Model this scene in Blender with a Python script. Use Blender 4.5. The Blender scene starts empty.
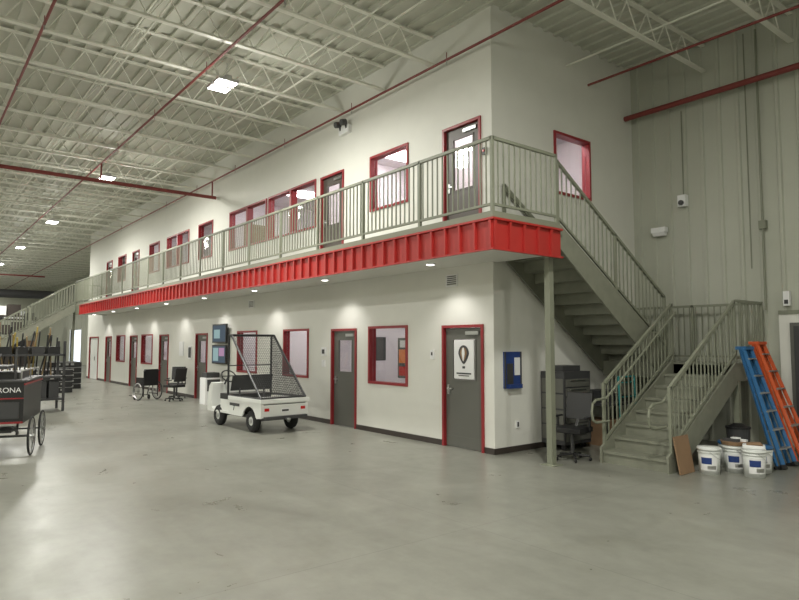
import bpy, math, random
from mathutils import Vector, Matrix
random.seed(4)
S = bpy.context.scene
COL = S.collection

# ------------------------------------------------------------------ materials
def mat(name, col, rough=0.5, metal=0.0, bump=0.0, bscale=40.0, var=0.0, vscale=3.0, spec=0.5):
    m = bpy.data.materials.new(name); m.use_nodes = True
    nt = m.node_tree; n = nt.nodes; p = n['Principled BSDF']
    p.inputs['Roughness'].default_value = rough
    p.inputs['Metallic'].default_value = metal
    p.inputs['Specular IOR Level'].default_value = spec
    tc = n.new('ShaderNodeTexCoord')
    nz = n.new('ShaderNodeTexNoise'); nz.inputs['Scale'].default_value = vscale
    nz.inputs['Detail'].default_value = 5
    nt.links.new(tc.outputs['Object'], nz.inputs['Vector'])
    r = n.new('ShaderNodeValToRGB')
    a = max(0.0, 1 - var); b = 1 + var
    r.color_ramp.elements[0].position = 0.3; r.color_ramp.elements[1].position = 0.7
    r.color_ramp.elements[0].color = (col[0]*a, col[1]*a, col[2]*a, 1)
    r.color_ramp.elements[1].color = (min(1, col[0]*b), min(1, col[1]*b), min(1, col[2]*b), 1)
    nt.links.new(nz.outputs['Fac'], r.inputs['Fac'])
    nt.links.new(r.outputs['Color'], p.inputs['Base Color'])
    if bump > 0:
        bn = n.new('ShaderNodeTexNoise'); bn.inputs['Scale'].default_value = bscale
        nt.links.new(tc.outputs['Object'], bn.inputs['Vector'])
        bp = n.new('ShaderNodeBump'); bp.inputs['Strength'].default_value = bump
        bp.inputs['Distance'].default_value = 0.01
        nt.links.new(bn.outputs['Fac'], bp.inputs['Height'])
        nt.links.new(bp.outputs['Normal'], p.inputs['Normal'])
    return m

def emis(name, col, st):
    m = bpy.data.materials.new(name); m.use_nodes = True
    nt = m.node_tree; nt.nodes.clear()
    e = nt.nodes.new('ShaderNodeEmission'); o = nt.nodes.new('ShaderNodeOutputMaterial')
    e.inputs['Color'].default_value = (*col, 1); e.inputs['Strength'].default_value = st
    nt.links.new(e.outputs[0], o.inputs[0]); return m

def glassmat():
    m = bpy.data.materials.new('window_glass'); m.use_nodes = True
    nt = m.node_tree; nt.nodes.clear()
    t = nt.nodes.new('ShaderNodeBsdfTransparent'); t.inputs[0].default_value = (.95, .95, .96, 1)
    g = nt.nodes.new('ShaderNodeBsdfGlossy'); g.inputs['Roughness'].default_value = 0.02
    mx = nt.nodes.new('ShaderNodeMixShader'); mx.inputs[0].default_value = 0.07
    o = nt.nodes.new('ShaderNodeOutputMaterial')
    nt.links.new(t.outputs[0], mx.inputs[1]); nt.links.new(g.outputs[0], mx.inputs[2])
    nt.links.new(mx.outputs[0], o.inputs[0]); return m

def floormat():
    m = bpy.data.materials.new('polished_concrete'); m.use_nodes = True
    nt = m.node_tree; n = nt.nodes; L = nt.links.new; p = n['Principled BSDF']
    p.inputs['Specular IOR Level'].default_value = .45
    tc = n.new('ShaderNodeTexCoord')
    def noise(sc, det, ro=.55, dist=0, mp=None):
        q = n.new('ShaderNodeTexNoise'); q.inputs['Scale'].default_value = sc; q.inputs['Detail'].default_value = det
        q.inputs['Roughness'].default_value = ro; q.inputs['Distortion'].default_value = dist
        if mp:
            mm = n.new('ShaderNodeMapping'); mm.inputs['Scale'].default_value = mp[0]; mm.inputs['Rotation'].default_value = (0, 0, mp[1])
            L(tc.outputs['Object'], mm.inputs['Vector']); L(mm.outputs['Vector'], q.inputs['Vector'])
        else: L(tc.outputs['Object'], q.inputs['Vector'])
        return q
    def ramp(src, p0, c0, p1, c1):
        r = n.new('ShaderNodeValToRGB'); e = r.color_ramp.elements
        e[0].position = p0; e[0].color = (*c0, 1); e[1].position = p1; e[1].color = (*c1, 1)
        L(src, r.inputs['Fac']); return r.outputs['Color']
    def mul(a, b_):
        q = n.new('ShaderNodeMix'); q.data_type = 'RGBA'; q.blend_type = 'MULTIPLY'; q.inputs[0].default_value = 1
        L(a, q.inputs[6]); L(b_, q.inputs[7]); return q.outputs[2]
    n1 = noise(.4, 9, .66, .8); n2 = noise(5, 9, .65); n3 = noise(1.0, 6, .6, 1.2, ((.35, 2.2, 1), .6)); n4 = noise(1.1, 8, .65, 1.2)
    c = ramp(n1.outputs['Fac'], .3, (.195, .195, .168), .7, (.275, .275, .24))
    c = mul(c, ramp(n2.outputs['Fac'], .3, (.90, .90, .90), .7, (1.05, 1.05, 1.05)))
    c = mul(c, ramp(n3.outputs['Fac'], .35, (.94, .94, .93), .6, (1.03, 1.03, 1.03)))
    c = mul(c, ramp(n4.outputs['Fac'], .28, (.88, .87, .84), .45, (1, 1, 1)))
    br = n.new('ShaderNodeTexBrick'); br.offset = 0; br.inputs['Scale'].default_value = 1
    br.inputs['Brick Width'].default_value = 4.6; br.inputs['Row Height'].default_value = 4.6
    br.inputs['Mortar Size'].default_value = .006; br.inputs['Mortar Smooth'].default_value = .2
    br.inputs['Color1'].default_value = (1, 1, 1, 1); br.inputs['Color2'].default_value = (1, 1, 1, 1); br.inputs['Mortar'].default_value = (.78, .78, .78, 1)
    L(tc.outputs['Object'], br.inputs['Vector'])
    c = mul(c, br.outputs['Color']); L(c, p.inputs['Base Color'])
    rr = n.new('ShaderNodeMapRange'); rr.inputs['From Min'].default_value = .3; rr.inputs['From Max'].default_value = .7
    rr.inputs['To Min'].default_value = .26; rr.inputs['To Max'].default_value = .38
    L(n4.outputs['Fac'], rr.inputs['Value']); L(rr.outputs['Result'], p.inputs['Roughness'])
    bp = n.new('ShaderNodeBump'); bp.inputs['Strength'].default_value = .05; bp.inputs['Distance'].default_value = .01
    L(n2.outputs['Fac'], bp.inputs['Height']); L(bp.outputs['Normal'], p.inputs['Normal'])
    return m

M = dict(
 white=mat('wall_paint_white', (.72, .715, .665), .6, bump=.05, bscale=60, var=.015),
 metalwall=mat('wall_metal_panel', (.44, .45, .38), .45, var=.03, vscale=1),
 deck=mat('roof_deck_paint', (.56, .565, .49), .6, var=.03),
 joist=mat('joist_paint', (.78, .78, .70), .5),
 red=mat('red_metal', (.40, .026, .022), .42, var=.06),
 redfr=mat('red_frame', (.28, .02, .025), .4),
 redpipe=mat('red_pipe', (.20, .035, .03), .5),
 rail=mat('rail_paint', (.215, .225, .17), .5, var=.04),
 stairp=mat('stair_paint', (.215, .22, .172), .55, var=.08, vscale=6),
 soff=mat('soffit_white', (.66, .66, .61), .6),
 door=mat('door_gray', (.12, .12, .105), .45),
 doorb=mat('door_brown', (.075, .06, .05), .45),
 black=mat('black_plastic', (.014, .014, .015), .4),
 rubber=mat('tyre_rubber', (.02, .02, .02), .8),
 dark=mat('dark_gray', (.05, .05, .052), .5),
 base=mat('baseboard_dark', (.045, .035, .03), .5),
 steel=mat('steel', (.5, .5, .5), .3, metal=1),
 cartw=mat('cart_white', (.74, .75, .72), .3, var=.03),
 bucket=mat('bucket_plastic', (.72, .74, .72), .4),
 blue=mat('ladder_blue', (.03, .13, .30), .4),
 orange=mat('ladder_orange', (.60, .10, .03), .4),
 alu=mat('aluminium', (.5, .5, .5), .4, metal=.9),
 navy=mat('navy_board', (.02, .05, .2), .5),
 brown=mat('cardboard', (.26, .16, .09), .8, var=.1),
 teal=mat('teal_paint', (.02, .22, .22), .4),
 yellow=mat('brass_yellow', (.5, .37, .08), .4),
 tan=mat('tan_wood', (.36, .26, .14), .6),
 paper=mat('paper', (.8, .8, .8), .7),
 screen=emis('tv_screen', (.10, .13, .16), .8),
 screen2=emis('tv_screen_b', (.35, .5, .5), .8),
 screen3=emis('tv_screen_c', (.5, .3, .45), .8),
 orangeg=mat('poster_orange', (.75, .2, .03), .5),
 carpet=mat('carpet', (.2, .19, .18), .9),
 inter=mat('interior_paint', (.78, .73, .74), .7),
 glass=glassmat(),
 lamp=emis('lamp_face', (1, .99, .94), 26),
 tl=emis('troffer', (1, .97, .96), 15),
 tlu=emis('troffer_upper', (1, .95, .96), 24),
 down=emis('downlight_face', (1, .97, .9), 8),
 day=emis('daylight_door', (.85, .93, 1), 1.8),
 tail=mat('tail_lamp_red', (.5, .01, .01), .25),
 floor=floormat(),
)

# ------------------------------------------------------------------ builder
class B:
    def __init__(s): s.v=[]; s.f=[]; s.mi=[]; s.ms=[]
    def m(s, k):
        if k not in s.ms: s.ms.append(k)
        return s.ms.index(k)
    def raw(s, vs, fs, k):
        o=len(s.v); s.v+= [tuple(v) for v in vs]; i=s.m(k)
        for f in fs: s.f.append([a+o for a in f]); s.mi.append(i)
    def box(s, x0,x1,y0,y1,z0,z1,k):
        x0,x1=min(x0,x1),max(x0,x1); y0,y1=min(y0,y1),max(y0,y1); z0,z1=min(z0,z1),max(z0,z1)
        vs=[(x0,y0,z0),(x1,y0,z0),(x1,y1,z0),(x0,y1,z0),(x0,y0,z1),(x1,y0,z1),(x1,y1,z1),(x0,y1,z1)]
        s.raw(vs,[(3,2,1,0),(4,5,6,7),(0,1,5,4),(1,2,6,5),(2,3,7,6),(3,0,4,7)],k)
    def bar(s,p,q,w,h,k):
        p=Vector(p);q=Vector(q);d=(q-p)
        if d.length<1e-6:return
        d.normalize(); up=Vector((0,0,1))
        if abs(d.z)>.99: up=Vector((0,1,0))
        a=d.cross(up).normalized(); b=a.cross(d).normalized()
        a*=w/2;b*=h/2
        vs=[p-a-b,p+a-b,p+a+b,p-a+b,q-a-b,q+a-b,q+a+b,q-a+b]
        s.raw(vs,[(3,2,1,0),(4,5,6,7),(0,1,5,4),(1,2,6,5),(2,3,7,6),(3,0,4,7)],k)
    def cyl(s,p,q,r,k,n=12,r2=None):
        p=Vector(p);q=Vector(q);d=(q-p).normalized(); r2=r if r2 is None else r2
        up=Vector((0,0,1)) if abs(d.z)<.99 else Vector((1,0,0))
        a=d.cross(up).normalized(); b=d.cross(a).normalized()
        vs=[];
        for c,rr in((p,r),(q,r2)):
            for i in range(n):
                t=2*math.pi*i/n; vs.append(c+a*math.cos(t)*rr+b*math.sin(t)*rr)
        fs=[(i,(i+1)%n,n+(i+1)%n,n+i) for i in range(n)]
        fs+=[tuple(range(n))[::-1],tuple(range(n,2*n))]
        s.raw(vs,fs,k)
    def path(s,pts,r,k,n=8):
        for i in range(len(pts)-1): s.cyl(pts[i],pts[i+1],r,k,n)
    def ring(s,c,ax,R,r,k,n=28,m_=8):
        c=Vector(c);ax=Vector(ax).normalized(); up=Vector((0,0,1)) if abs(ax.z)<.9 else Vector((1,0,0))
        a=ax.cross(up).normalized(); b=ax.cross(a)
        vs=[];fs=[]
        for i in range(n):
            t=2*math.pi*i/n; d=a*math.cos(t)+b*math.sin(t)
            for j in range(m_):
                u=2*math.pi*j/m_; vs.append(c+d*(R+r*math.cos(u))+ax*(r*math.sin(u)))
        for i in range(n):
            for j in range(m_):
                fs.append((i*m_+j,((i+1)%n)*m_+j,((i+1)%n)*m_+(j+1)%m_,i*m_+(j+1)%m_))
        s.raw(vs,fs,k)
    def prism(s,pts,a0,a1,axis,k):
        n=len(pts)
        def P(t,a): return (a,t[0],t[1]) if axis=='x' else ((t[0],a,t[1]) if axis=='y' else (t[0],t[1],a))
        vs=[P(t,a0) for t in pts]+[P(t,a1) for t in pts]
        fs=[(i,(i+1)%n,n+(i+1)%n,n+i) for i in range(n)]+[tuple(range(n))[::-1],tuple(range(n,2*n))]
        s.raw(vs,fs,k)
    def make(s,name,loc=(0,0,0),rz=0,parent=None,bevel=0,smooth=False,rot=None):
        me=bpy.data.meshes.new(name); me.from_pydata(s.v,[],s.f)
        for k in s.ms: me.materials.append(M[k])
        me.polygons.foreach_set('material_index',s.mi)
        import bmesh
        bm=bmesh.new(); bm.from_mesh(me); bmesh.ops.recalc_face_normals(bm,faces=bm.faces); bm.to_mesh(me); bm.free()
        o=bpy.data.objects.new(name,me); COL.objects.link(o)
        o.location=loc; o.rotation_euler=rot if rot else (0,0,rz)
        if parent: o.parent=parent
        if bevel:
            bv=o.modifiers.new('bevel','BEVEL'); bv.width=bevel; bv.segments=2; bv.limit_method='ANGLE'; bv.angle_limit=math.radians(50)
        if smooth:
            for p in me.polygons: p.use_smooth=True
            try:
                with bpy.context.temp_override(object=o,selected_objects=[o],selected_editable_objects=[o],active_object=o):
                    bpy.ops.object.shade_auto_smooth(angle=math.radians(40))
            except Exception: 
                for p in me.polygons: p.use_smooth=False
        return o

def text(name,body,size,loc,rot,mk,parent=None):
    c=bpy.data.curves.new(name,'FONT'); c.body=body; c.size=size; c.extrude=.004; c.align_x='CENTER'; c.align_y='CENTER'
    c.materials.append(M[mk]); o=bpy.data.objects.new(name,c); COL.objects.link(o)
    o.location=loc; o.rotation_euler=rot
    if parent: o.parent=parent
    return o

# ------------------------------------------------------------------ dims
YF=7.78; XS=-7.27; XE=-36.6; YB=12.15
ZD=3.65; ZR=7.75
X0,X1,Y0=-75.0,9.0,-14.0
T=.15

b=B(); b.box(X0-.2,X1+.2,Y0-.2,YB+.2,-.2,0,'floor'); b.make('floor')

# ceiling : ribbed deck
b=B(); b.box(X0,X1,Y0,YB,ZR,ZR+.15,'deck')
y=Y0+.1
while y<YB:
    b.box(X0,X1,y,y+.09,ZR-.05,ZR,'deck'); y+=.3
b.make('ceiling')

# ribbed walls
def ribbed_x(b,x0,x1,yw,sgn,z0,z1,k,step=.3):
    b.box(x0,x1,yw,yw+sgn*.15,z0,z1,k)
    x=x0+.1
    while x<x1-.05:
        b.prism([(x,yw),(x+.02,yw-sgn*.035),(x+.07,yw-sgn*.035),(x+.09,yw)],z0,z1,'z',k); x+=step
b=B()
ribbed_x(b,XS+.0,X1,YB,1,0,ZR,'metalwall',.34)
ribbed_x(b,X0,-64,YB,1,0,ZR,'metalwall',.6)
ribbed_x(b,-64,-59.5,YB,1,3.0,ZR,'metalwall',.6)
ribbed_x(b,-59.5,XS,YB,1,0,ZR,'metalwall',.6)
b.box(-4.5,X1,YB-.06,YB,0,2.35,'white')
b.box(-4.5,X1,YB-.08,YB,2.35,2.42,'rail')
b.make('wall_back')
b=B(); b.box(-64,-59.5,YB+.12,YB+.15,0,3,'day'); b.box(-64.1,-64,YB-.05,YB+.1,0,3.1,'paper'); b.box(-59.5,-59.4,YB-.05,YB+.1,0,3.1,'paper'); b.make('door_20')
b=B(); b.box(X0-.15,X0,Y0,YB,0,ZR,'metalwall'); b.make('wall_left')
b=B(); b.box(X1,X1+.15,Y0,YB,0,ZR,'metalwall'); b.make('wall_right')
b=B(); b.box(X0,X1,Y0-.15,Y0,0,ZR,'metalwall'); b.make('wall_near')

# ------------------------------------------------------------------ facade with openings
low=[('d',-8.54,-7.50),('w',-10.86,-9.55),('d',-12.33,-11.31),('w',-14.65,-13.37),('w',-17.5,-16.2),('d',-20.85,-19.82),
     ('d',-24.64,-23.6),('w',-26.95,-25.5),('d',-28.6,-27.55),('w',-30.8,-29.4),('d',-32.75,-31.7),('D',-36.1,-34.2)]
up=[('d',-8.50,-7.52),('w',-10.82,-9.52),('d',-12.86,-11.85),('w2',-15.62,-13.08),('w2',-18.22,-15.72),('w',-20.8,-19.55),
    ('w2',-24.05,-21.7),('w',-26.2,-24.95),('d',-28.6,-27.6),('w',-30.9,-29.6),('d',-33.0,-31.95)]
def holes(lst,zb):
    r=[]
    for t,a,c in lst:
        if t in('w','w2'): r.append((a,c,zb+1.0,zb+2.2))
        else: r.append((a,c,zb,zb+2.17))
    return r
def wallgrid(u0,u1,z0,z1,hs,fn):
    us=sorted(set([u0,u1]+[h[0] for h in hs]+[h[1] for h in hs])); zs=sorted(set([z0,z1]+[h[2] for h in hs]+[h[3] for h in hs]))
    for i in range(len(us)-1):
        for j in range(len(zs)-1):
            cu=(us[i]+us[i+1])/2; cz=(zs[j]+zs[j+1])/2
            if any(h[0]<cu<h[1] and h[2]<cz<h[3] for h in hs): continue
            fn(us[i],us[i+1],zs[j],zs[j+1])
hl=holes(low,0); hu=holes(up,ZD)
b=B(); wallgrid(XE,XS,0,ZR,hl+hu,lambda a,c,d,e:b.box(a,c,YF,YF+T,d,e,'white')); b.make('wall_front')
sidewin=(9.46,10.6,ZD+1.0,ZD+2.2)
b=B(); wallgrid(YF+T,YB,0,ZR,[sidewin],lambda a,c,d,e:b.box(XS-T,XS,a,c,d,e,'white')); b.make('wall_side')
b=B(); b.box(XE,XE+T,YF+T,YB,0,ZR,'white'); b.make('wall_end')

# interior of offices
b=B()
b.box(XE+T,XS-T,YB-.25,YB-.05,0,6.5,'inter')
b.box(XE+T,XS-T,YF+T,YB-.05,3.25,ZD-.02,'inter')
b.box(XE+T,XS-T,YF+T,YB-.05,6.5,6.58,'inter')
for x in (-9.08,-13.0,-15.6,-18.6,-22,-26.9+1.65,-29,-33.3): b.box(x-.05,x+.05,YF+T,YB-.25,0,3.25,'inter')
for x in (-9.08,-12.97,-19.1,-24.5,-29.1): b.box(x-.05,x+.05,YF+T,YB-.25,ZD,6.5,'inter')
b.box(XE+T,XS-T,YF+T,YB-.25,ZD-.02,ZD+.005,'carpet')
for x,z in((-13.0,1.4),(-15.6,1.4),(-18.6,1.3)): b.box(x+.05,x+.07,9.0,9.8,z,z+.6,'dark')
for x in(-12.97,-19.1): b.box(x+.05,x+.08,8.6,9.5,ZD,ZD+2.1,'brown')
for x in(-10.5,-14.8,-17.2): b.box(x-.4,x+.4,YB-.28,YB-.25,ZD+1.3,ZD+1.9,'dark')
for x in(-10.9,-14.5): b.box(x-.35,x+.35,YB-.28,YB-.25,1.3,1.8,'navy')
b.make('office_interior')
b=B()
for x in (-8.1,-11,-14.3,-17.3,-20.3,-24,-28,-31.5): b.box(x-.3,x+.3,9.0,10.2,3.19,3.24,'tl')
for x in (-8.1,-10.3,-11.9,-14.3,-17,-21.6,-26.6,-31): b.box(x-.3,x+.3,8.8,10.0,6.44,6.49,'tlu')
b.make('ceiling_troffer')

def ringbox(bx,u0,u1,z0,z1,w,d0,d1,k,bottom=True):
    bx(u0,u0+w,d0,d1,z0,z1,k); bx(u1-w,u1,d0,d1,z0,z1,k); bx(u0+w,u1-w,d0,d1,z1-w,z1,k)
    if bottom: bx(u0+w,u1-w,d0,d1,z0,z0+w,k)
def frontbx(b): return lambda u0,u1,d0,d1,z0,z1,k: b.box(u0,u1,YF-d1,YF-d0,z0,z1,k)
def sidebx(b): return lambda u0,u1,d0,d1,z0,z1,k: b.box(XS+d0,XS+d1,u0,u1,z0,z1,k)
wn=[0]; dn=[0]
def window(u0,u1,z0,z1,side=False,double=False,blind=False):
    b=B(); bx=(sidebx if side else frontbx)(b)
    ringbox(bx,u0,u1,z0,z1,.05,-T,.03,'redfr')
    if double:
        c=(u0+u1)/2; bx(c-.05,c+.05,-T,.03,z0+.05,z1-.05,'redfr')
    bx(u0+.05,u1-.05,-.075,-.065,z0+.05,z1-.05,'glass')
    if blind:
        z=z1-.1
        while z>z0+.1: bx(u0+.07,u1-.07,-.13,-.11,z-.018,z,'paper'); z-=.05
    wn[0]+=1; return b.make('window_%d'%wn[0])
def door(u0,u1,z0,z1,leaf='door',lite=(.28,.28,.95,1.85),sign=False):
    b=B(); bx=frontbx(b)
    ringbox(bx,u0,u1,z0,z1,.05,-T,.03,'redfr',False)
    a,c=u0+.055,u1-.055; la,lb=a+.18,c-.18; lz0,lz1=z0+lite[2],z0+lite[3]
    zt=z1-.055; zb=z0+.01
    bx(a,la,-.08,-.035,zb,zt,leaf); bx(lb,c,-.08,-.035,zb,zt,leaf)
    bx(la,lb,-.08,-.035,zb,lz0,leaf); bx(la,lb,-.08,-.035,lz1,zt,leaf)
    ringbox(bx,la-.02,lb+.02,lz0-.02,lz1+.02,.03,-.035,-.025,leaf)
    bx(la,lb,-.06,-.055,lz0,lz1,'glass')
    bx(a+.03,c-.03,-.035,-.03,zb,z0+.2,leaf)
    bx(a+.05,a+.1,-.035,-.015,z0+.93,z0+1.1,'steel'); bx(a+.05,a+.19,-.015,.005,z0+1.02,z0+1.045,'steel')
    bx(c-.4,c-.08,-.035,.0,zt-.12,zt-.06,'steel')
    dn[0]+=1; o=b.make('door_%d'%dn[0])
    return o
for i,(t,a,c) in enumerate(low):
    if t=='w': window(a,c,1.0,2.2,blind=(i in(7,9)))
    elif t=='d': door(a,c,0,2.17,lite=(0,0,1.2,1.92))
    else:
        b=B(); bx=frontbx(b); ringbox(bx,a,c,0,2.17,.06,-T,.03,'redfr',False); bx(a+.06,(a+c)/2-.005,-.08,-.035,.01,2.1,'bucket'); bx((a+c)/2+.005,c-.06,-.08,-.035,.01,2.1,'bucket'); 
        bx((a+c)/2+.05,(a+c)/2+.09,-.035,.0,.95,1.15,'steel')
        dn[0]+=1; b.make('door_%d'%dn[0])
for t,a,c in up:
    if t=='w': window(a,c,ZD+1,ZD+2.2)
    elif t=='w2': window(a,c,ZD+1,ZD+2.2,double=True)
    else: door(a,c,ZD+.02,ZD+2.17,leaf='doorb',lite=(0,0,.95,1.9))
window(sidewin[0],sidewin[1],sidewin[2],sidewin[3],side=True)

# baseboards
b=B(); seg=[XS]+[v for t,a,c in sorted(low,key=lambda q:-q[1]) if t in'dD' for v in(c,a)]+[XE]
for i in range(0,len(seg),2): b.box(seg[i+1],seg[i],YF-.012,YF,0,.1,'base')
b.make('baseboard_front')
b=B(); b.box(XS,XS+.012,YF,YB-.05,0,.1,'base'); b.make('baseboard_side')

# ------------------------------------------------------------------ balcony
YO=6.39; XO=-5.97; XL=-32.8; YP=7.9
b=B()
b.box(XL,XO-.06,YO+.06,YF-.001,3.22,3.60,'soff')
b.box(XS+.001,XO-.06,YF,YP,3.22,3.60,'soff')
b.box(XL,XO-.06,YO+.06,YF-.001,3.60,ZD,'stairp'); b.box(XS+.001,XO-.06,YF,YP,3.60,ZD,'stairp')
b.box(XL,XO,YO,YO+.06,3.59,3.70,'rail'); b.box(XO-.06,XO,YO+.06,YP,3.59,3.70,'rail')
b.box(XL,XL+.05,YO+.06,YF-.001,3.2,3.70,'rail')
b.make('balcony_deck')
b=B(); XF=XL+1.0
b.box(XL,XF,YO,YO+.05,3.16,3.59,'rail')
b.box(XF,XO,YO,YO+.05,3.16,3.59,'red'); b.box(XO-.05,XO,YO+.05,YP,3.16,3.59,'red')
x=XO
while x>XF:
    b.box(x-.04,x,YO-.045,YO,3.16,3.575,'red'); x-=.31
y=YO
while y<YP:
    b.box(XO,XO+.04,y,y+.045,3.16,3.575,'red'); y+=.31
b.box(XF,XO+.05,YO-.05,YO,3.57,3.60,'red'); b.box(XO,XO+.05,YO,YP,3.57,3.60,'red')
b.box(XF,XO+.05,YO-.05,YO,3.145,3.17,'red'); b.box(XO,XO+.05,YO,YP,3.145,3.17,'red')
b.make('fascia_trim')

def railing(b,p,q,h=1.05,low=.1,sp=.115,post=1.6,k='rail',baly=.018,ends=(1,1)):
    p=Vector(p);q=Vector(q);u=Vector((0,0,1)); L=(Vector((q.x,q.y,0))-Vector((p.x,p.y,0))).length
    b.bar(p+u*h,q+u*h,.045,.045,k); b.bar(p+u*low,q+u*low,.035,.035,k)
    n=max(1,int(L/sp))
    for i in range(1,n):
        c=p.lerp(q,i/n); b.bar(c+u*low,c+u*h,baly,baly,k)
    m_=max(1,round(L/post))
    for i in range(m_+1):
        if (i==0 and not ends[0]) or (i==m_ and not ends[1]): continue
        c=p.lerp(q,i/m_); b.box(c.x-.0225,c.x+.0225,c.y-.0225,c.y+.0225,c.z-.0,c.z+h+.025,k)
b=B()
railing(b,(XL+.03,YO+.03,ZD+.05),(XO-.03,YO+.03,ZD+.05))
railing(b,(XO-.03,YO+.03,ZD+.05),(XO-.03,YP-.06,ZD+.05),ends=(0,1))
b.make('balcony_railing')

# soffit downlights
dl=B(); xs=[-8.1-3.45*i for i in range(8)]
for x in xs: dl.cyl((x,7.1,3.195),(x,7.1,3.219),.085,'paper',16); dl.cyl((x,7.1,3.19),(x,7.1,3.196),.065,'down',16)
dl.make('recessed_downlight')
for i,x in enumerate(xs):
    l=bpy.data.lights.new('downlight_lamp','SPOT'); l.energy=52; l.spot_size=math.radians(115); l.spot_blend=.7; l.shadow_soft_size=.06; l.color=(1,.97,.92)
    o=bpy.data.objects.new('downlight_lamp',l); COL.objects.link(o); o.location=(x,7.2,3.17)

b=B(); b.box(-6.2,-6.1,7.78,7.88,0.012,3.2,'rail'); b.box(-6.27,-6.03,7.71,7.95,0,.012,'rail'); b.make('support_post')

# ------------------------------------------------------------------ stairs
def flight(b,x0,x1,ys,zs,sg,n,rise,run,closed=True,topstep=False):
    for i in range(n if topstep else n-1):
        y=ys+sg*run*i; z=zs+rise*(i+1)
        b.box(x0+.03,x1-.03,y-sg*.025,y+sg*(run),z-.04,z,'stairp')
        b.box(x0+.03,x1-.03,y,y+sg*.012,z-rise,z-.04,'stairp')
    i=n-1; y=ys+sg*run*i; b.box(x0+.03,x1-.03,y,y+sg*.012,zs+rise*(n-1),zs+rise*n-.02,'stairp')
    ye=ys+sg*run*(n-1); ze=zs+rise*n
    for xx in (x0,x1-.035):
        pts=[(ys-sg*.06,max(zs-.0,0)),(ys-sg*.06,zs+rise*1.25),(ye,ze+.05),(ye,ze-.33),(ys+sg*.28,zs-(.0 if zs<.1 else .18))]
        if zs>.1: pts[0]=(ys-sg*.06,zs-.2)
        b.prism(pts,xx,xx+.035,'x','stairp')
b=B()
LX0,LX1=-5.80,-4.68; LY=8.62; LZ=1.5; run=.311; LYT=LY+run*7
flight(b,LX0,LX1,LY,0,1,8,LZ/8,run)
LYE=11.9
b.box(-7.2,LX1,LYT+.0,LYE,LZ-.05,LZ,'stairp')
for(a,c,d,e) in((-7.2,LX1,LYT+.0,LYT+.05),(-7.2,LX1,LYE-.05,LYE),(-7.2,-7.15,LYT+.05,LYE-.05),(LX1-.05,LX1,LYT+.05,LYE-.05)): b.box(a,c,d,e,LZ-.28,LZ-.05,'stairp')
for px,py in((LX1-.1,LYT+.05),(LX1-.1,LYE-.12),(-5.93,LYT+.05),(-7.18,LYE-.12),(-5.93,LYE-.12)): b.box(px,px+.09,py,py+.09,0,LZ-.05,'rail')
UY=YP+.02+.28*11
flight(b,-7.22,-6.0,UY,LZ,-1,12,(ZD-LZ)/12,.28)
b.make('metal_staircase')
b=B()
for xx in (LX0+.018,LX1-.018):
    p=(xx,LY+.05,.22); q=(xx,LYT,LZ+.05)
    railing(b,p,q,h=.98,low=.12,post=1.5)
railing(b,(LX1-.02,LYT+.06,LZ),(LX1-.02,LYE-.03,LZ),post=1.1,ends=(0,1))
railing(b,(LX1-.02,LYE-.03,LZ),(-7.15,LYE-.03,LZ),post=1.25,ends=(0,1))
railing(b,(-6.02,YP,ZD+.03),(-6.02,UY,LZ+.2),h=1.0,low=.12,post=1.6)
railing(b,(-7.2,YP+.1,ZD-.05),(-7.2,UY,LZ+.2),h=.95,low=.9,sp=9,post=1.6)
for xx in(LX0+.1,LX1-.1):
    pts=[(xx,LYT,LZ+.9),(xx,LY,.22+.78),(xx,LY-.28,.98),(xx,LY-.36,.93),(xx,LY-.39,.8),(xx,LY-.36,.68),(xx,LY-.28,.64),(xx,LY+.06,.64)]
    b.path(pts,.019,'rail',10)
b.make('stair_railing')

# far stair
b=B(); FX0,FX1=XL-1.15,XL
flight(b,FX0,FX1,.85,0,1,20,ZD/20,.2915)
b.box(FX0,FX1-.001,6.39,YF-.05,ZD-.25,ZD,'stairp')
b.box(FX0,FX0+.1,6.5,6.6,0,ZD-.25,'rail')
for xx in(FX0+.02,FX1-.02): railing(b,(xx,.9,.2),(xx,6.36,ZD+.03),h=1.0,low=.12,post=1.9,baly=.026)
railing(b,(FX0+.02,6.45,ZD),(FX0+.02,YF-.06,ZD),post=1.3)
b.make('far_metal_staircase')

# ------------------------------------------------------------------ joists
b=B()
zb,zt=7.16,7.69
XJ=[]
x=-5.68
while x<X1: XJ.append(x); x+=1.55
x=-8.78
while x>X0: XJ.append(x); x-=1.55
for x in XJ:
    ye=YB-.02 if (x>XS+.05 or x<XE-.05) else YF-.02
    b.box(x-.045,x+.045,Y0,ye,zt-.02,zt+.01,'joist'); b.box(x-.05,x+.05,Y0,ye,zb,zb+.02,'joist')
    b.box(x-.008,x+.008,Y0,ye,zb+.02,zb+.06,'joist')
    y=Y0+.2; st=.62; 
    while y+st<ye:
        b.bar((x,y,zb+.02),(x,y+st/2,zt-.02),.016,.016,'joist'); b.bar((x,y+st/2,zt-.02),(x,y+st,zb+.02),.016,.016,'joist'); y+=st
b.make('ceiling_joist')
b=B()
for y in(-10.5,-7,-3.4,-.2,3.1,6.2):
    b.bar((X0,y,zb+.06),(X1,y,zb+.06),.025,.025,'joist'); b.bar((X0,y+.03,zt-.06),(X1,y+.03,zt-.06),.025,.025,'joist')
b.bar((XS,9.9,zb+.06),(X1,9.9,zb+.06),.025,.025,'joist')
b.make('joist_bridging')
b=B()
for y in(-4.6,):
    for z in(6.75,7.1): b.box(X0,X1,y-.08,y+.08,z-.05,z,'joist')
    x=X0
    while x<X1-1: b.bar((x,y,6.74),(x+.5,y,7.08),.04,.04,'joist'); b.bar((x+.5,y,7.08),(x+1,y,6.74),.04,.04,'joist'); x+=1
b.make('roof_girder')
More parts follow.
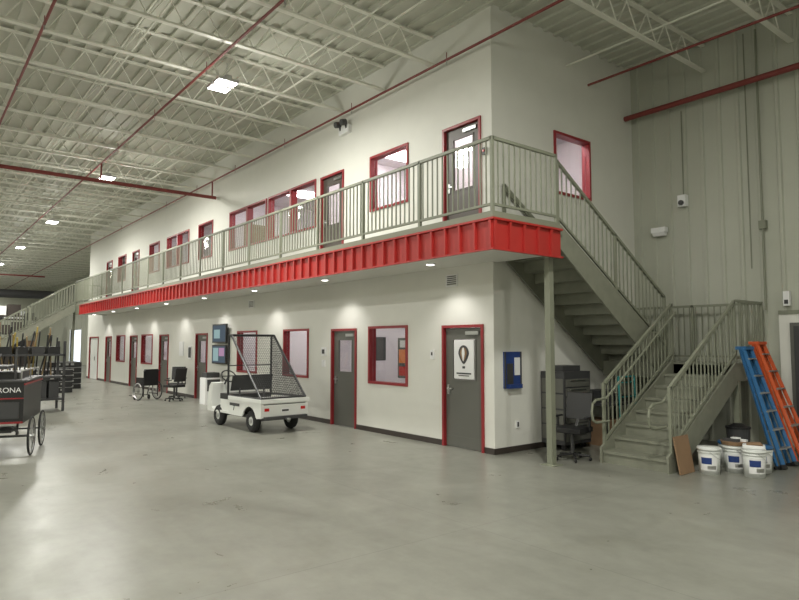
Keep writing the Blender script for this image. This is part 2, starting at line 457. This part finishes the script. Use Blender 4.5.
# sprinkler pipes
b=B()
for y in(-10.4,-7.4,-4.4,-1.4,1.6,4.3,7.6):
    b.cyl((X0+.1,y,7.02),(X1-.1,y,7.02),.024,'redpipe',8)
    x=-2.
    while x>-45: b.cyl((x,y,7.02),(x,y,6.92),.012,'steel',6); b.cyl((x,y,7.02),(x,y,7.16),.008,'redpipe',5); x-=3.1
b.cyl((XS,10.6,7.02),(X1-.1,10.6,7.02),.024,'redpipe',8)
for x in(-19.25,-50): b.cyl((x,Y0+.1,6.5),(x,YF-.05,6.5),.055,'redpipe',12)
for y in(-4.4,1.6,4.3,7.6): b.cyl((-19.25,y,6.5),(-19.25,y,7.02),.025,'redpipe',8)
b.cyl((XS+.02,YB-.28,6.6),(X1-.1,YB-.28,6.6),.055,'redpipe',12)
b.make('sprinkler_pipe')

# ------------------------------------------------------------------ high bay lights
for yy in(4.65,-4.0,-11.0):
    for i in range(10):
        x=6.15-8.76*i
        o=B()
        o.box(-.3,.3,-.06,.06,.06,.12,'alu'); 
        for sx in(-.17,.17):
            o.box(sx-.14,sx+.14,-.2,.2,.0,.06,'alu'); o.box(sx-.11,sx+.11,-.18,.18,-.006,0,'lamp')
        o.cyl((-.2,0,.12),(-.2,0,.38),.006,'steel',6); o.cyl((.2,0,.12),(.2,0,.38),.006,'steel',6)
        o.make('high_bay_light',(x,yy,6.8))
        l=bpy.data.lights.new('high_bay_lamp','AREA'); l.shape='RECTANGLE'; l.size=.56; l.size_y=.36; l.energy=290; l.color=(1,.985,.905)
        q=bpy.data.objects.new('high_bay_lamp',l); COL.objects.link(q); q.location=(x,yy,6.77)
        if i<8:
            l=bpy.data.lights.new('added_ceiling_fill','POINT'); l.shadow_soft_size=.2; l.energy=65; l.color=(1,.99,.91)  # added omni fill to brighten ceiling and joists, not part of the fixture
            q=bpy.data.objects.new('added_ceiling_fill',l); COL.objects.link(q); q.location=(x,yy,6.5)

# ------------------------------------------------------------------ wall fittings
def vent(name,u,z,w,h):
    b=B(); bx=frontbx(b); ringbox(bx,u-w/2,u+w/2,z-h/2,z+h/2,.025,0,.02,'paper')
    zz=z-h/2+.04
    while zz<z+h/2-.03: bx(u-w/2+.02,u+w/2-.02,.0,.012,zz,zz+.012,'dark'); bx(u-w/2+.02,u+w/2-.02,.0,.016,zz+.015,zz+.03,'paper'); zz+=.035
    b.make(name)
vent('wall_vent',-8.28,2.98,.3,.22); vent('wall_vent',-16.6,2.95,.35,.22)
b=B(); bx=frontbx(b); bx(-11.95,-11.55,0,.1,6.6,6.78,'paper'); 
b.cyl((-11.87,YF-.12,6.84),(-11.87,YF-.24,6.80),.07,'dark',14); b.cyl((-11.63,YF-.12,6.84),(-11.63,YF-.24,6.80),.07,'dark',14); b.bar((-11.87,YF-.1,6.7),(-11.87,YF-.14,6.84),.03,.03,'dark'); b.bar((-11.63,YF-.1,6.7),(-11.63,YF-.14,6.84),.03,.03,'dark')
b.make('emergency_light')
b=B(); bx=frontbx(b); bx(-7.46,-7.38,0,.05,5.1,5.22,'dark'); bx(-7.44,-7.40,.05,.06,5.14,5.18,'tail'); b.make('fire_alarm_pull')
b=B(); bx=frontbx(b); bx(-8.86,-8.76,0,.03,1.55,1.72,'paper'); bx(-8.83,-8.79,.03,.035,1.62,1.68,'dark'); b.make('light_switch_plate')
b=B(); bx=frontbx(b); bx(-12.75,-12.55,0,.03,1.55,1.75,'paper'); bx(-12.7,-12.6,.03,.04,1.6,1.7,'dark'); bx(-12.72,-12.6,0,.03,1.3,1.45,'paper'); b.make('card_reader')
b=B(); bx=frontbx(b); bx(-21.5,-21.2,0,.03,1.3,1.75,'paper'); bx(-21.47,-21.23,.03,.032,1.35,1.7,'dark'); bx(-22.4,-22,0,.03,1.4,1.9,'paper'); b.make('notice_frame')
# hot-air-balloon poster in the door lite
b=B(); bx=frontbx(b); bx(-8.27,-7.77,-.05,-.028,1.22,1.90,'paper')
n=24
def ov(cx,cz,rx,rz):
    r=[]
    for i in range(n):
        t=2*math.pi*i/n; s_=math.sin(t); r.append((cx+rx*math.cos(t)*(1 if s_>0 else 1+.45*s_),cz+rz*s_*(1 if s_>0 else 1.2)))
    return r
b.prism(ov(-8.02,1.66,.13,.15),YF+.02,YF+.028,'y','dark')
b.prism(ov(-8.02,1.66,.085,.11),YF+.014,YF+.02,'y','brown'); b.prism(ov(-8.02,1.66,.035,.11),YF+.01,YF+.014,'y','paper')
bx(-8.05,-7.99,-.028,-.02,1.40,1.44,'dark'); bx(-8.2,-7.84,-.028,-.02,1.30,1.325,'dark'); bx(-8.15,-7.89,-.028,-.02,1.265,1.28,'dark')
b.make('balloon_poster')
b=B(); b.box(-9.97,-9.65,YF+.08,YF+.085,1.15,1.95,'dark'); b.box(-9.93,-9.69,YF+.076,YF+.08,1.45,1.72,'orangeg'); b.box(-9.93,-9.69,YF+.076,YF+.08,1.2,1.38,'tail'); b.box(-9.9,-9.72,YF+.076,YF+.08,1.76,1.9,'paper'); b.make('window_poster')
# tvs
for z0_,nm in((2.14,0),(1.5,1)):
    b=B(); bx=frontbx(b); bx(-19.1,-18.05,.08,.14,z0_-.29,z0_+.29,'black'); bx(-19.06,-18.09,.14,.143,z0_-.25,z0_+.25,'screen')
    if nm==0: bx(-18.95,-18.5,.143,.146,z0_-.15,z0_+.12,'screen2')
    else: bx(-19.0,-18.6,.143,.146,z0_-.2,z0_+.2,'screen2'); bx(-18.55,-18.15,.143,.146,z0_-.05,z0_+.2,'screen3')
    bx(-18.7,-18.4,0,.08,z0_-.1,z0_+.1,'dark'); b.make('wall_television')
b=B(); b.box(XS,XS+.03,8.0,8.43,1.08,1.7,'navy'); b.box(XS+.03,XS+.05,8.06,8.2,1.15,1.5,'dark'); b.box(XS+.03,XS+.045,8.25,8.38,1.3,1.6,'paper')
b.box(XS+.03,XS+.04,8.0,8.03,1.08,1.7,'dark'); b.box(XS+.03,XS+.04,8.40,8.43,1.08,1.7,'dark'); b.box(XS+.03,XS+.1,8.06,8.38,1.08,1.15,'navy'); b.make('notice_board')
b=B(); b.box(XS,XS+.02,8.3,8.38,.4,.52,'paper'); b.box(XS+.02,XS+.024,8.32,8.36,.42,.5,'dark'); b.make('power_outlet')
b=B(); b.box(-6.22,-6.06,YB-.16,YB-.035,4.55,4.78,'paper'); b.cyl((-6.14,YB-.16,4.62),(-6.14,YB-.2,4.62),.05,'dark',12); b.cyl((-6.14,YB-.06,4.78),(-6.14,YB-.06,6.5),.012,'rail',6); b.make('wall_siren')
b=B(); b.box(-6.8,-6.5,YB-.16,YB-.035,4.1,4.2,'paper'); b.prism([(YB-.16,4.1),(YB-.035,4.1),(YB-.05,4.03),(YB-.12,4.03)],-6.78,-6.52,'x','paper'); b.make('wall_light')
b=B(); b.cyl((-4.69,YB-.1,2.43),(-4.69,YB-.1,7.6),.02,'rail',8); b.box(-4.75,-4.63,YB-.13,YB-.036,3.9,4.05,'rail')
b.cyl((-4.9,YB-.1,3.2),(-4.9,YB-.1,7.6),.012,'rail',8); b.make('electrical_conduit')
b=B(); b.box(-4.4,-4.3,YB-.12,YB-.036,2.5,2.75,'paper'); b.box(-4.38,-4.32,YB-.13,YB-.12,2.53,2.6,'dark'); b.make('wall_junction_box')
b=B(); b.box(-4.32,-3.3,YB-.1,YB-.061,0,2.2,'door'); b.box(-4.26,-3.36,YB-.11,YB-.1,.02,2.14,'dark'); b.box(-4.2,-4.1,YB-.14,YB-.11,1,1.1,'steel'); b.make('door_21')

# ------------------------------------------------------------------ utility cart
def wheel(b,c,r,w,rim='steel'):
    x,y,z=c
    b.ring(c,(0,1,0),r-w*.45,w*.5,'rubber',24,10)
    b.cyl((x,y-w*.35,z),(x,y+w*.35,z),r-w*.6,'cartw',18); b.cyl((x,y-w*.5,z),(x,y+w*.5,z),.05,'steel',12)
b=B()
for wx in(-.82,.72):
    for wy in(-.45,.45): wheel(b,(wx,wy,.225),.225,.17)
    b.cyl((wx,-.45,.23),(wx,.45,.23),.03,'dark',8)
b.box(-1.2,1.15,-.42,.42,.26,.33,'dark')
arch=[(.72+.29*math.cos(math.pi-math.pi*i/10),.26+.27*math.sin(math.pi-math.pi*i/10)) for i in range(11)]
prof=[(-.2,.30)]+[(.40,.30)]+arch[1:-1]+[(1.04,.30),(1.22,.32),(1.22,.62),(-.2,.62)]
for y0_ in(-.56,.53): b.prism(prof,y0_,y0_+.03,'y','cartw')
b.box(-.2,1.22,-.53,.53,.56,.62,'cartw'); b.box(1.19,1.22,-.53,.53,.33,.56,'cartw'); b.box(-.2,-.17,-.53,.53,.3,.56,'cartw')
b.box(-.2,1.24,-.58,-.54,.62,.70,'cartw'); b.box(-.2,1.24,.54,.58,.62,.70,'cartw'); b.box(1.2,1.25,-.54,.54,.62,.70,'cartw')
b.box(1.22,1.225,-.5,.5,.585,.6,'dark'); b.box(-.15,.3,-.565,-.56,.5,.56,'dark')
b.box(1.22,1.24,-.48,-.38,.46,.52,'tail'); b.box(1.22,1.24,.38,.48,.46,.52,'tail'); b.box(1.22,1.235,-.1,.1,.42,.50,'paper'); b.box(1.235,1.238,-.08,.08,.44,.48,'dark')
b.box(1.22,1.3,-.5,.5,.29,.35,'dark'); b.box(1.28,1.38,-.04,.04,.27,.31,'steel')
b.box(-1.2,-.2,-.53,.53,.30,.35,'cartw')
b.prism([(-1.28,.30),(-1.32,.45),(-1.22,.86),(-1.12,.95),(-1.04,.93),(-1.10,.40),(-.98,.35),(-.98,.30)],-.55,.55,'y','cartw')
for yy in(-.38,.38): b.cyl((-1.31,yy,.62),(-1.25,yy,.63),.075,'paper',14)
b.box(-1.36,-1.3,-.5,.5,.3,.4,'dark')
b.box(-.72,-.22,-.5,.5,.35,.60,'cartw'); b.box(-.75,-.22,-.5,.5,.60,.72,'black'); b.prism([(-.30,.80),(-.22,.80),(-.12,1.14),(-.20,1.14)],-.48,.48,'y','black')
for yy in(-.3,.3): b.bar((-.22,yy,.6),(-.2,yy,.85),.03,.03,'dark')
b.cyl((-1.08,-.25,.88),(-.86,-.25,1.08),.02,'dark',8); b.ring((-.85,-.25,1.09),(.7,0,.66),.17,.016,'black',24,6)
b.bar((-.85,-.4,1.09),(-.85,-.1,1.09),.02,.02,'black')
cart=b.make('utility_cart',(-13.0,6.24,0),math.radians(3),bevel=.012)
b=B(); r=.025
fx,rx,tz,bz,hy=-.3,1.16,2.02,.71,.53
F=[(fx,-hy,bz-.02),(fx,hy,bz-.02)]; Tt=[(fx,-hy,tz),(fx,hy,tz)]; R=[(rx,-hy,bz),(rx,hy,bz)]
t2=[(fx+.12,-hy,tz),(fx+.12,hy,tz)]
for i in(0,1): b.cyl(F[i],Tt[i],r,'black',8); b.cyl(Tt[i],t2[i],r,'black',8); b.cyl(t2[i],R[i],r,'black',8); b.cyl(F[i],R[i],r,'black',8)
for A in(F,Tt,t2,R): b.cyl(A[0],A[1],r,'black',8)
b.cyl((fx,-hy,1.35),(fx,hy,1.35),.012,'black',6)
def tri_top(x): return tz if x<fx+.12 else tz+(bz-tz)*(x-fx-.12)/(rx-fx-.12)
for yy in(hy,):
    x=fx+.05
    while x<rx-.03: b.bar((x,yy,bz),(x,yy,tri_top(x)),.008,.008,'dark'); x+=.05
    z=bz+.05
    while z<tz-.03:
        xe=fx+.12+(z-tz)/(bz-tz)*(rx-fx-.12); b.bar((fx,yy,z),(xe,yy,z),.008,.008,'dark'); z+=.05
n=22
for i in range(1,n):
    yy=-hy+2*hy*i/n; b.bar((t2[0][0],yy,tz),(rx,yy,bz),.005,.005,'dark')
for i in range(1,36):
    t=i/36; xx=t2[0][0]+(rx-t2[0][0])*t; zz=tz+(bz-tz)*t; b.bar((xx,-hy,zz),(xx,hy,zz),.005,.005,'dark')
b.make('wire_cage',parent=cart)
text('fleet_number','7',.16,(.05,-.566,.45),(math.radians(90),0,0),'dark',cart)

# ------------------------------------------------------------------ vendor wagon (left edge)
b=B()
def spoke_wheel(b,c,r,n=14,tyre='rubber'):
    b.ring(c,(0,1,0),r-.018,.018,tyre,32,8); b.ring(c,(0,1,0),r-.04,.01,'steel',32,6)
    b.cyl((c[0],c[1]-.05,c[2]),(c[0],c[1]+.05,c[2]),.03,'steel',10)
    for i in range(n):
        t=2*math.pi*i/n; b.bar(c,(c[0]+(r-.04)*math.cos(t),c[1],c[2]+(r-.04)*math.sin(t)),.006,.006,'steel')
b.box(-.85,.85,-.6,.6,.56,1.22,'black'); b.box(-.88,.88,-.63,.63,1.22,1.25,'dark'); b.box(.85,.865,-.6,.6,.95,.97,'redfr'); b.box(.85,.865,-.6,.6,.56,.59,'redfr'); b.box(-.87,.87,.6,.615,1.17,1.2,'redfr')
b.box(.85,.86,-.54,.54,.64,.90,'dark')
b.box(.3,.9,-.45,.45,.42,.46,'black'); b.bar((.5,-.68,.32),(.5,.68,.32),.03,.03,'dark')
for yy in(-.45,.45): b.bar((.3,yy,.34),(.8,yy,.5),.02,.04,'dark'); b.bar((.35,yy,.6),(.45,yy,.3),.03,.03,'dark')
for wx in(.55,-.5):
    for yy in(-.68,.68): spoke_wheel(b,(wx,yy,.32),.32)
    b.bar((wx,-.68,.32),(wx,.68,.32),.03,.03,'dark')
b.bar((.86,-.6,.9),(1.0,-.6,.9),.03,.03,'steel')
for yy in(-.55,.55):
    b.cyl((-.8,yy,1.4),(.8,yy,1.4),.014,'steel',8)
    for xx in(-.8,0,.8): b.cyl((xx,yy,1.25),(xx,yy,1.4),.012,'steel',8)
wagon=b.make('vendor_wagon',(-12.75,1.26,0),math.radians(-17))
text('wagon_lettering','LA PERRONA',.115,(.855,.22,1.09),(math.radians(90),0,math.radians(90)),'paper',wagon)
b=B()
for i in range(12):
    a=random.uniform(-.5,.52); h=random.uniform(.3,.65)
    b.cyl((random.uniform(-.2,.7),a,1.25),(random.uniform(-.2,.7),a+random.uniform(-.15,.15),1.25+h),.016,random.choice(['yellow','tan','dark','dark']),8)
b.box(-.6,.5,-.5,-.05,1.25,1.42,'dark'); b.box(-.5,.4,.05,.45,1.25,1.36,'black'); b.box(-.3,.6,-.4,.3,1.42,1.47,'dark')
b.make('wagon_load',parent=wagon)

b=B()
for yy in(0,1.6):
    for xx in(0,.9): b.box(xx,xx+.06,yy,yy+.06,0,1.9,'dark')
for z in(.3,.9,1.5): b.box(0,.96,0,1.66,z,z+.05,'dark')
for i in range(20):
    a=.08+.075*i; b.cyl((.1+.05*(i%4),a,.95),(.5+.06*(i%3),a+random.uniform(-.2,.2),2.0+.3*random.random()),.02,random.choice(['yellow','tan','dark','dark']),8)
for i in range(5): b.box(.15,.8,.1+.3*i,.34+.3*i,.35,.7+.03*i,random.choice(['dark','black','tan']))
for i in range(4): b.box(.15,.8,.1+.38*i,.4+.38*i,1.55,1.75,random.choice(['dark','black','yellow']))
b.make('pole_storage_rack',(-20.2,1.9,0),0)

def cases(loc,n,w=1.2,d=1.9):
    b=B(); z=0
    for i in range(n):
        b.box(0,w,0,d,z,z+.2,'black')
        for e in(0,w-.03): b.box(e-.003,e+.033,-.003,d+.003,z+.19,z+.203,'alu')
        for yy in(.3,d/2,d-.4): b.box(w,w+.012,yy,yy+.12,z+.07,z+.15,'steel')
        z+=.22
    b.make('equipment_case',loc)
cases((-27.4,3.6,0),4,1.2,1.5); cases((-29.4,4.6,0),5,1.2,1.2)
b=B(); b.box(0,1.2,0,.1,0.08,.1,'tan')
for i in range(6): b.box(0,1.2,i*.2,i*.2+.12,.10,.12,'tan')
for i in(0,.5,1.0): b.box(0,1.2,i,i+.1,0,.1,'tan')
b.box(.05,1.15,.05,1.05,.12,.9,'dark'); b.box(.1,1.1,.1,1.0,.9,1.0,'paper'); b.make('loaded_pallet',(-25.2,2.4,0))
def wheelchair(loc,rz):
    b=B()
    for yy in(-.3,.3): spoke_wheel(b,(.05,yy*1.12,.3),.3,16); b.ring((.05,yy*1.24,.3),(0,1,0),.25,.008,'steel',28,6)
    for yy in(-.25,.25):
        b.cyl((.22,yy,.12),(.22,yy,.95),.016,'black',8); b.cyl((.22,yy,.95),(.34,yy,.97),.016,'black',8)
        b.cyl((.22,yy,.48),(-.25,yy,.48),.014,'black',8); b.cyl((-.25,yy,.48),(-.38,yy,.14),.014,'black',8); b.cyl((.22,yy,.2),(-.28,yy,.2),.014,'black',8)
        b.cyl((-.28,yy,.48),(-.28,yy,.12),.012,'steel',8)
        b.cyl((-.28,yy-.012,.075),(-.28,yy+.012,.075),.075,'rubber',14)
        b.box(-.2,.15,yy-.025,yy+.025,.69,.73,'black'); b.cyl((-.18,yy,.48),(-.18,yy,.7),.01,'steel',6)
        b.box(-.22,.2,yy-.01,yy+.01,.5,.69,'black')
        b.box(-.5,-.36,yy-.08,yy+.08,.12,.14,'black')
    b.box(-.24,.22,-.24,.24,.47,.52,'black'); b.box(.2,.24,-.24,.24,.52,1.0,'black')
    b.make('wheelchair',loc,rz)
wheelchair((-21.3,6.35,0),math.radians(15))

def office_chair(loc,rz,k='black'):
    b=B()
    for i in range(5):
        t=2*math.pi*i/5; c=(math.cos(t)*.27,math.sin(t)*.27); b.bar((0,0,.1),(c[0],c[1],.075),.04,.03,k); b.cyl((c[0],c[1]-.015,.03),(c[0],c[1]+.015,.03),.03,k,10)
    b.cyl((0,0,.1),(0,0,.44),.03,'dark',10)
    b.box(-.24,.24,-.24,.24,.44,.52,k)
    b.prism([(.2,.62),(.26,.62),(.34,1.05),(.28,1.05)],-.22,.22,'y',k); b.bar((.1,0,.45),(.25,0,.7),.05,.02,'dark')
    for yy in(-.27,.27): b.bar((.05,yy,.47),(.05,yy,.66),.03,.03,k); b.box(-.13,.17,yy-.03,yy+.03,.66,.69,k)
    b.make('office_chair',loc,rz,bevel=.015)
office_chair((-20.3,6.9,0),.4); office_chair((-21.1,7.25,0),2.6); office_chair((-6.2,8.42,0),math.radians(100))
b=B(); b.box(0,.45,0,.5,.0,.8,'paper'); b.box(.45,.46,.05,.45,.4,.75,'dark'); b.box(0,.4,.05,.45,.8,.95,'dark'); b.make('storage_cabinet',(-18.9,7.2,0))

# ------------------------------------------------------------------ under stair
b=B(); b.box(0,.5,0,.75,.1,1.35,'dark')
for i in range(7): b.box(.5,.515,.04,.71,.16+i*.155,.29+i*.155,'door'); b.box(.515,.53,.15,.6,.26+i*.155,.275+i*.155,'steel')
for yy in(.08,.62):
    for xx in(.06,.4): b.cyl((xx,yy,.05),(xx,yy+.04,.05),.05,'rubber',10); b.bar((xx,yy+.02,.05),(xx,yy+.02,.1),.03,.03,'dark')
for i in range(4): b.box(.02,.48,-.012,0,.18+i*.27,.42+i*.27,'door')
b.box(.05,.4,.1,.6,1.35,1.45,'dark'); b.make('tool_cabinet',(-7.24,8.95,0))
b=B(); b.box(0,.7,0,1.3,.72,.76,'dark')
for xx in(.03,.64):
    for yy in(.03,1.24): b.box(xx,xx+.04,yy,yy+.04,0,.72,'black')
b.box(.1,.45,.15,.6,.76,.98,'dark'); b.box(.1,.5,.75,1.15,.76,.86,'black'); b.box(.05,.6,.1,.6,.0,.45,'brown'); b.make('work_desk',(-7.2,9.85,0))
b=B()
for yy in(0,.5): b.cyl((0,yy,.1),(-.05,yy,1.25),.018,'teal',8)
b.cyl((-.05,0,1.25),(-.05,.5,1.25),.018,'teal',8)
for z in(.3,.6,.9,1.15): b.cyl((-.01-z*.03,0,z),(-.01-z*.03,.5,z),.012,'teal',8)
b.box(0,.28,.05,.45,.02,.035,'teal')
for yy in(-.03,.53): b.cyl((-.06,yy-.02,.12),(-.06,yy+.02,.12),.12,'rubber',14)
b.make('hand_truck',(-6.25,9.9,0))

# ------------------------------------------------------------------ buckets, ladders, board
def bucket(loc,rz=0,lidk='bucket',label='navy'):
    b=B(); n=28
    b.cyl((0,0,0),(0,0,.36),.13,'bucket',n,.15); b.cyl((0,0,.30),(0,0,.315),.155,'bucket',n,.157); b.cyl((0,0,.335),(0,0,.37),.158,lidk,n,.16)
    b.cyl((0,0,.37),(0,0,.38),.15,lidk,n)
    m_=12
    def band(a0,a1,z0,z1,e,k):
        vs=[];fs=[]
        for i in range(m_+1):
            t=a0+(a1-a0)*i/m_
            for z in(z0,z1):
                R=.13+.02*z/.36+e; vs.append((math.cos(t)*R,math.sin(t)*R,z))
        for i in range(m_): fs.append((2*i,2*i+2,2*i+3,2*i+1))
        b.raw(vs,fs,k)
    band(-.8,.8,.06,.27,.002,'paper'); band(-.7,.3,.15,.24,.003,label); band(-.1,.7,.08,.13,.003,'steel')
    pts=[(.16*math.cos(t),.16*math.sin(t),.34-.14*math.sin(t)) for t in [math.pi*i/12 for i in range(13)]]
    b.path(pts,.003,'steel',5)
    b.make('plastic_bucket',loc,rz,smooth=True)
bucket((-4.36,9.08,0),-1.2); bucket((-3.87,9.36,0),-.9); bucket((-4.2,9.5,0),-1.0); bucket((-4.42,9.85,0),-1.1,'blue'); bucket((-3.95,9.78,0),-1.0,'blue')
b=B(); b.cyl((0,0,0),(0,0,.05),.16,'brown',20,.18); b.cyl((.02,.02,.05),(.02,.02,.1),.07,'paper',14); b.box(-.12,.1,-.1,-.02,.05,.09,'dark'); b.box(-.05,.16,.02,.09,.05,.08,'paper')
b.make('paint_tray',(-4.2,9.5,.385))
b=B(); b.box(-.14,.14,-.1,.1,0,.05,'paper'); b.prism([(-.1,.05),(.12,.05),(.08,.09),(-.06,.08)],-.08,.06,'y','brown'); b.make('folded_drop_cloth',(-3.87,9.36,.385),.4,bevel=.015)
b=B(); b.cyl((0,0,0),(0,0,.52),.14,'dark',24,.17); b.cyl((0,0,.52),(0,0,.55),.18,'black',24); b.cyl((0,0,.55),(0,0,.6),.15,'black',24,.06); b.make('trash_bin',(-4.48,10.3,0),.2)
b=B(); b.bar((0,0,0),(-.09,0,.52),.4,.018,'brown'); b.make('leaning_cardboard_panel',(-4.54,8.8,.005),0)

def ladder(name,base,top,k,wb=.5,wt=.32,side=(0,1,0)):
    b=B(); base=Vector(base);top=Vector(top); s=Vector(side).normalized(); d=(top-base).normalized(); nrm=d.cross(s).normalized()
    for off,kk in((0,k),(.09,k)):
        o=nrm*off
        for sg in(-1,1):
            p=base+s*sg*wb/2+o; q=top+s*sg*wt/2+o*.6
            b.bar(p,q,.03 if off else .06,.03 if not off else .04,kk)
            b.bar(p,p+(q-p)*.03,.085,.045,'black')
        n=6
        for i in range(1,n+1):
            t=i/(n+.7); w=wb+(wt-wb)*t; c=base.lerp(top,t)+o
            b.bar(c-s*w/2,c+s*w/2,.075 if not off else .02,.02,'alu')
    b.bar(top-s*(wt/2+.03)+nrm*.03,top+s*(wt/2+.03)+nrm*.03,.16,.05,k)
    b.make(name)
ladder('step_ladder',(-3.78,10.35,.02),(-4.50,10.75,1.78),'blue',.44,.26)
ladder('step_ladder',(-3.72,10.95,.02),(-4.48,11.2,1.86),'orange',.44,.26)

# far storage
def rack(loc):
    b=B()
    for xx in(0,1.1):
        for yy in(0,2.7,5.4): b.box(xx,xx+.08,yy,yy+.08,0,4.2,'dark')
    for z in(1.3,2.6,3.9):
        b.box(0,1.18,0,5.48,z,z+.1,'base')
        y=.2
        while y<5: w=random.uniform(.6,1.1); b.box(.1,1.0,y,min(5.4,y+w),z+.1,z+random.uniform(.5,1.0),random.choice(['dark','brown','paper','black','base'])); y+=w+.1
    y=.2
    while y<5: w=random.uniform(.6,1.1); b.box(.1,1.0,y,min(5.4,y+w),0,random.uniform(.6,1.1),random.choice(['dark','brown','base','black'])); y+=w+.1
    b.make('storage_rack',loc)
rack((-56,-4,0)); rack((-58,2.2,0)); rack((-50,-5,0)); rack((-66,4,0))
b=B(); b.cyl((-60,-8,5.9),(-60,10,5.9),.35,'dark',16)
for y in(-6,0,6): b.bar((-60,y,5.9),(-60,y,7.1),.03,.03,'dark')
b.make('air_duct')

# world + camera
w=bpy.data.worlds.new('w'); S.world=w; w.use_nodes=True; w.node_tree.nodes['Background'].inputs[0].default_value=(.5,.52,.5,1); w.node_tree.nodes['Background'].inputs[1].default_value=.3
cd=bpy.data.cameras.new('camera'); cam=bpy.data.objects.new('camera',cd); COL.objects.link(cam)
cd.sensor_width=36; cd.lens=627/799*36; cam.location=(0,0,1.85)
cam.rotation_euler=(math.radians(90+3.92),0,math.radians(51.6)); S.camera=cam
S.view_settings.view_transform='Standard'
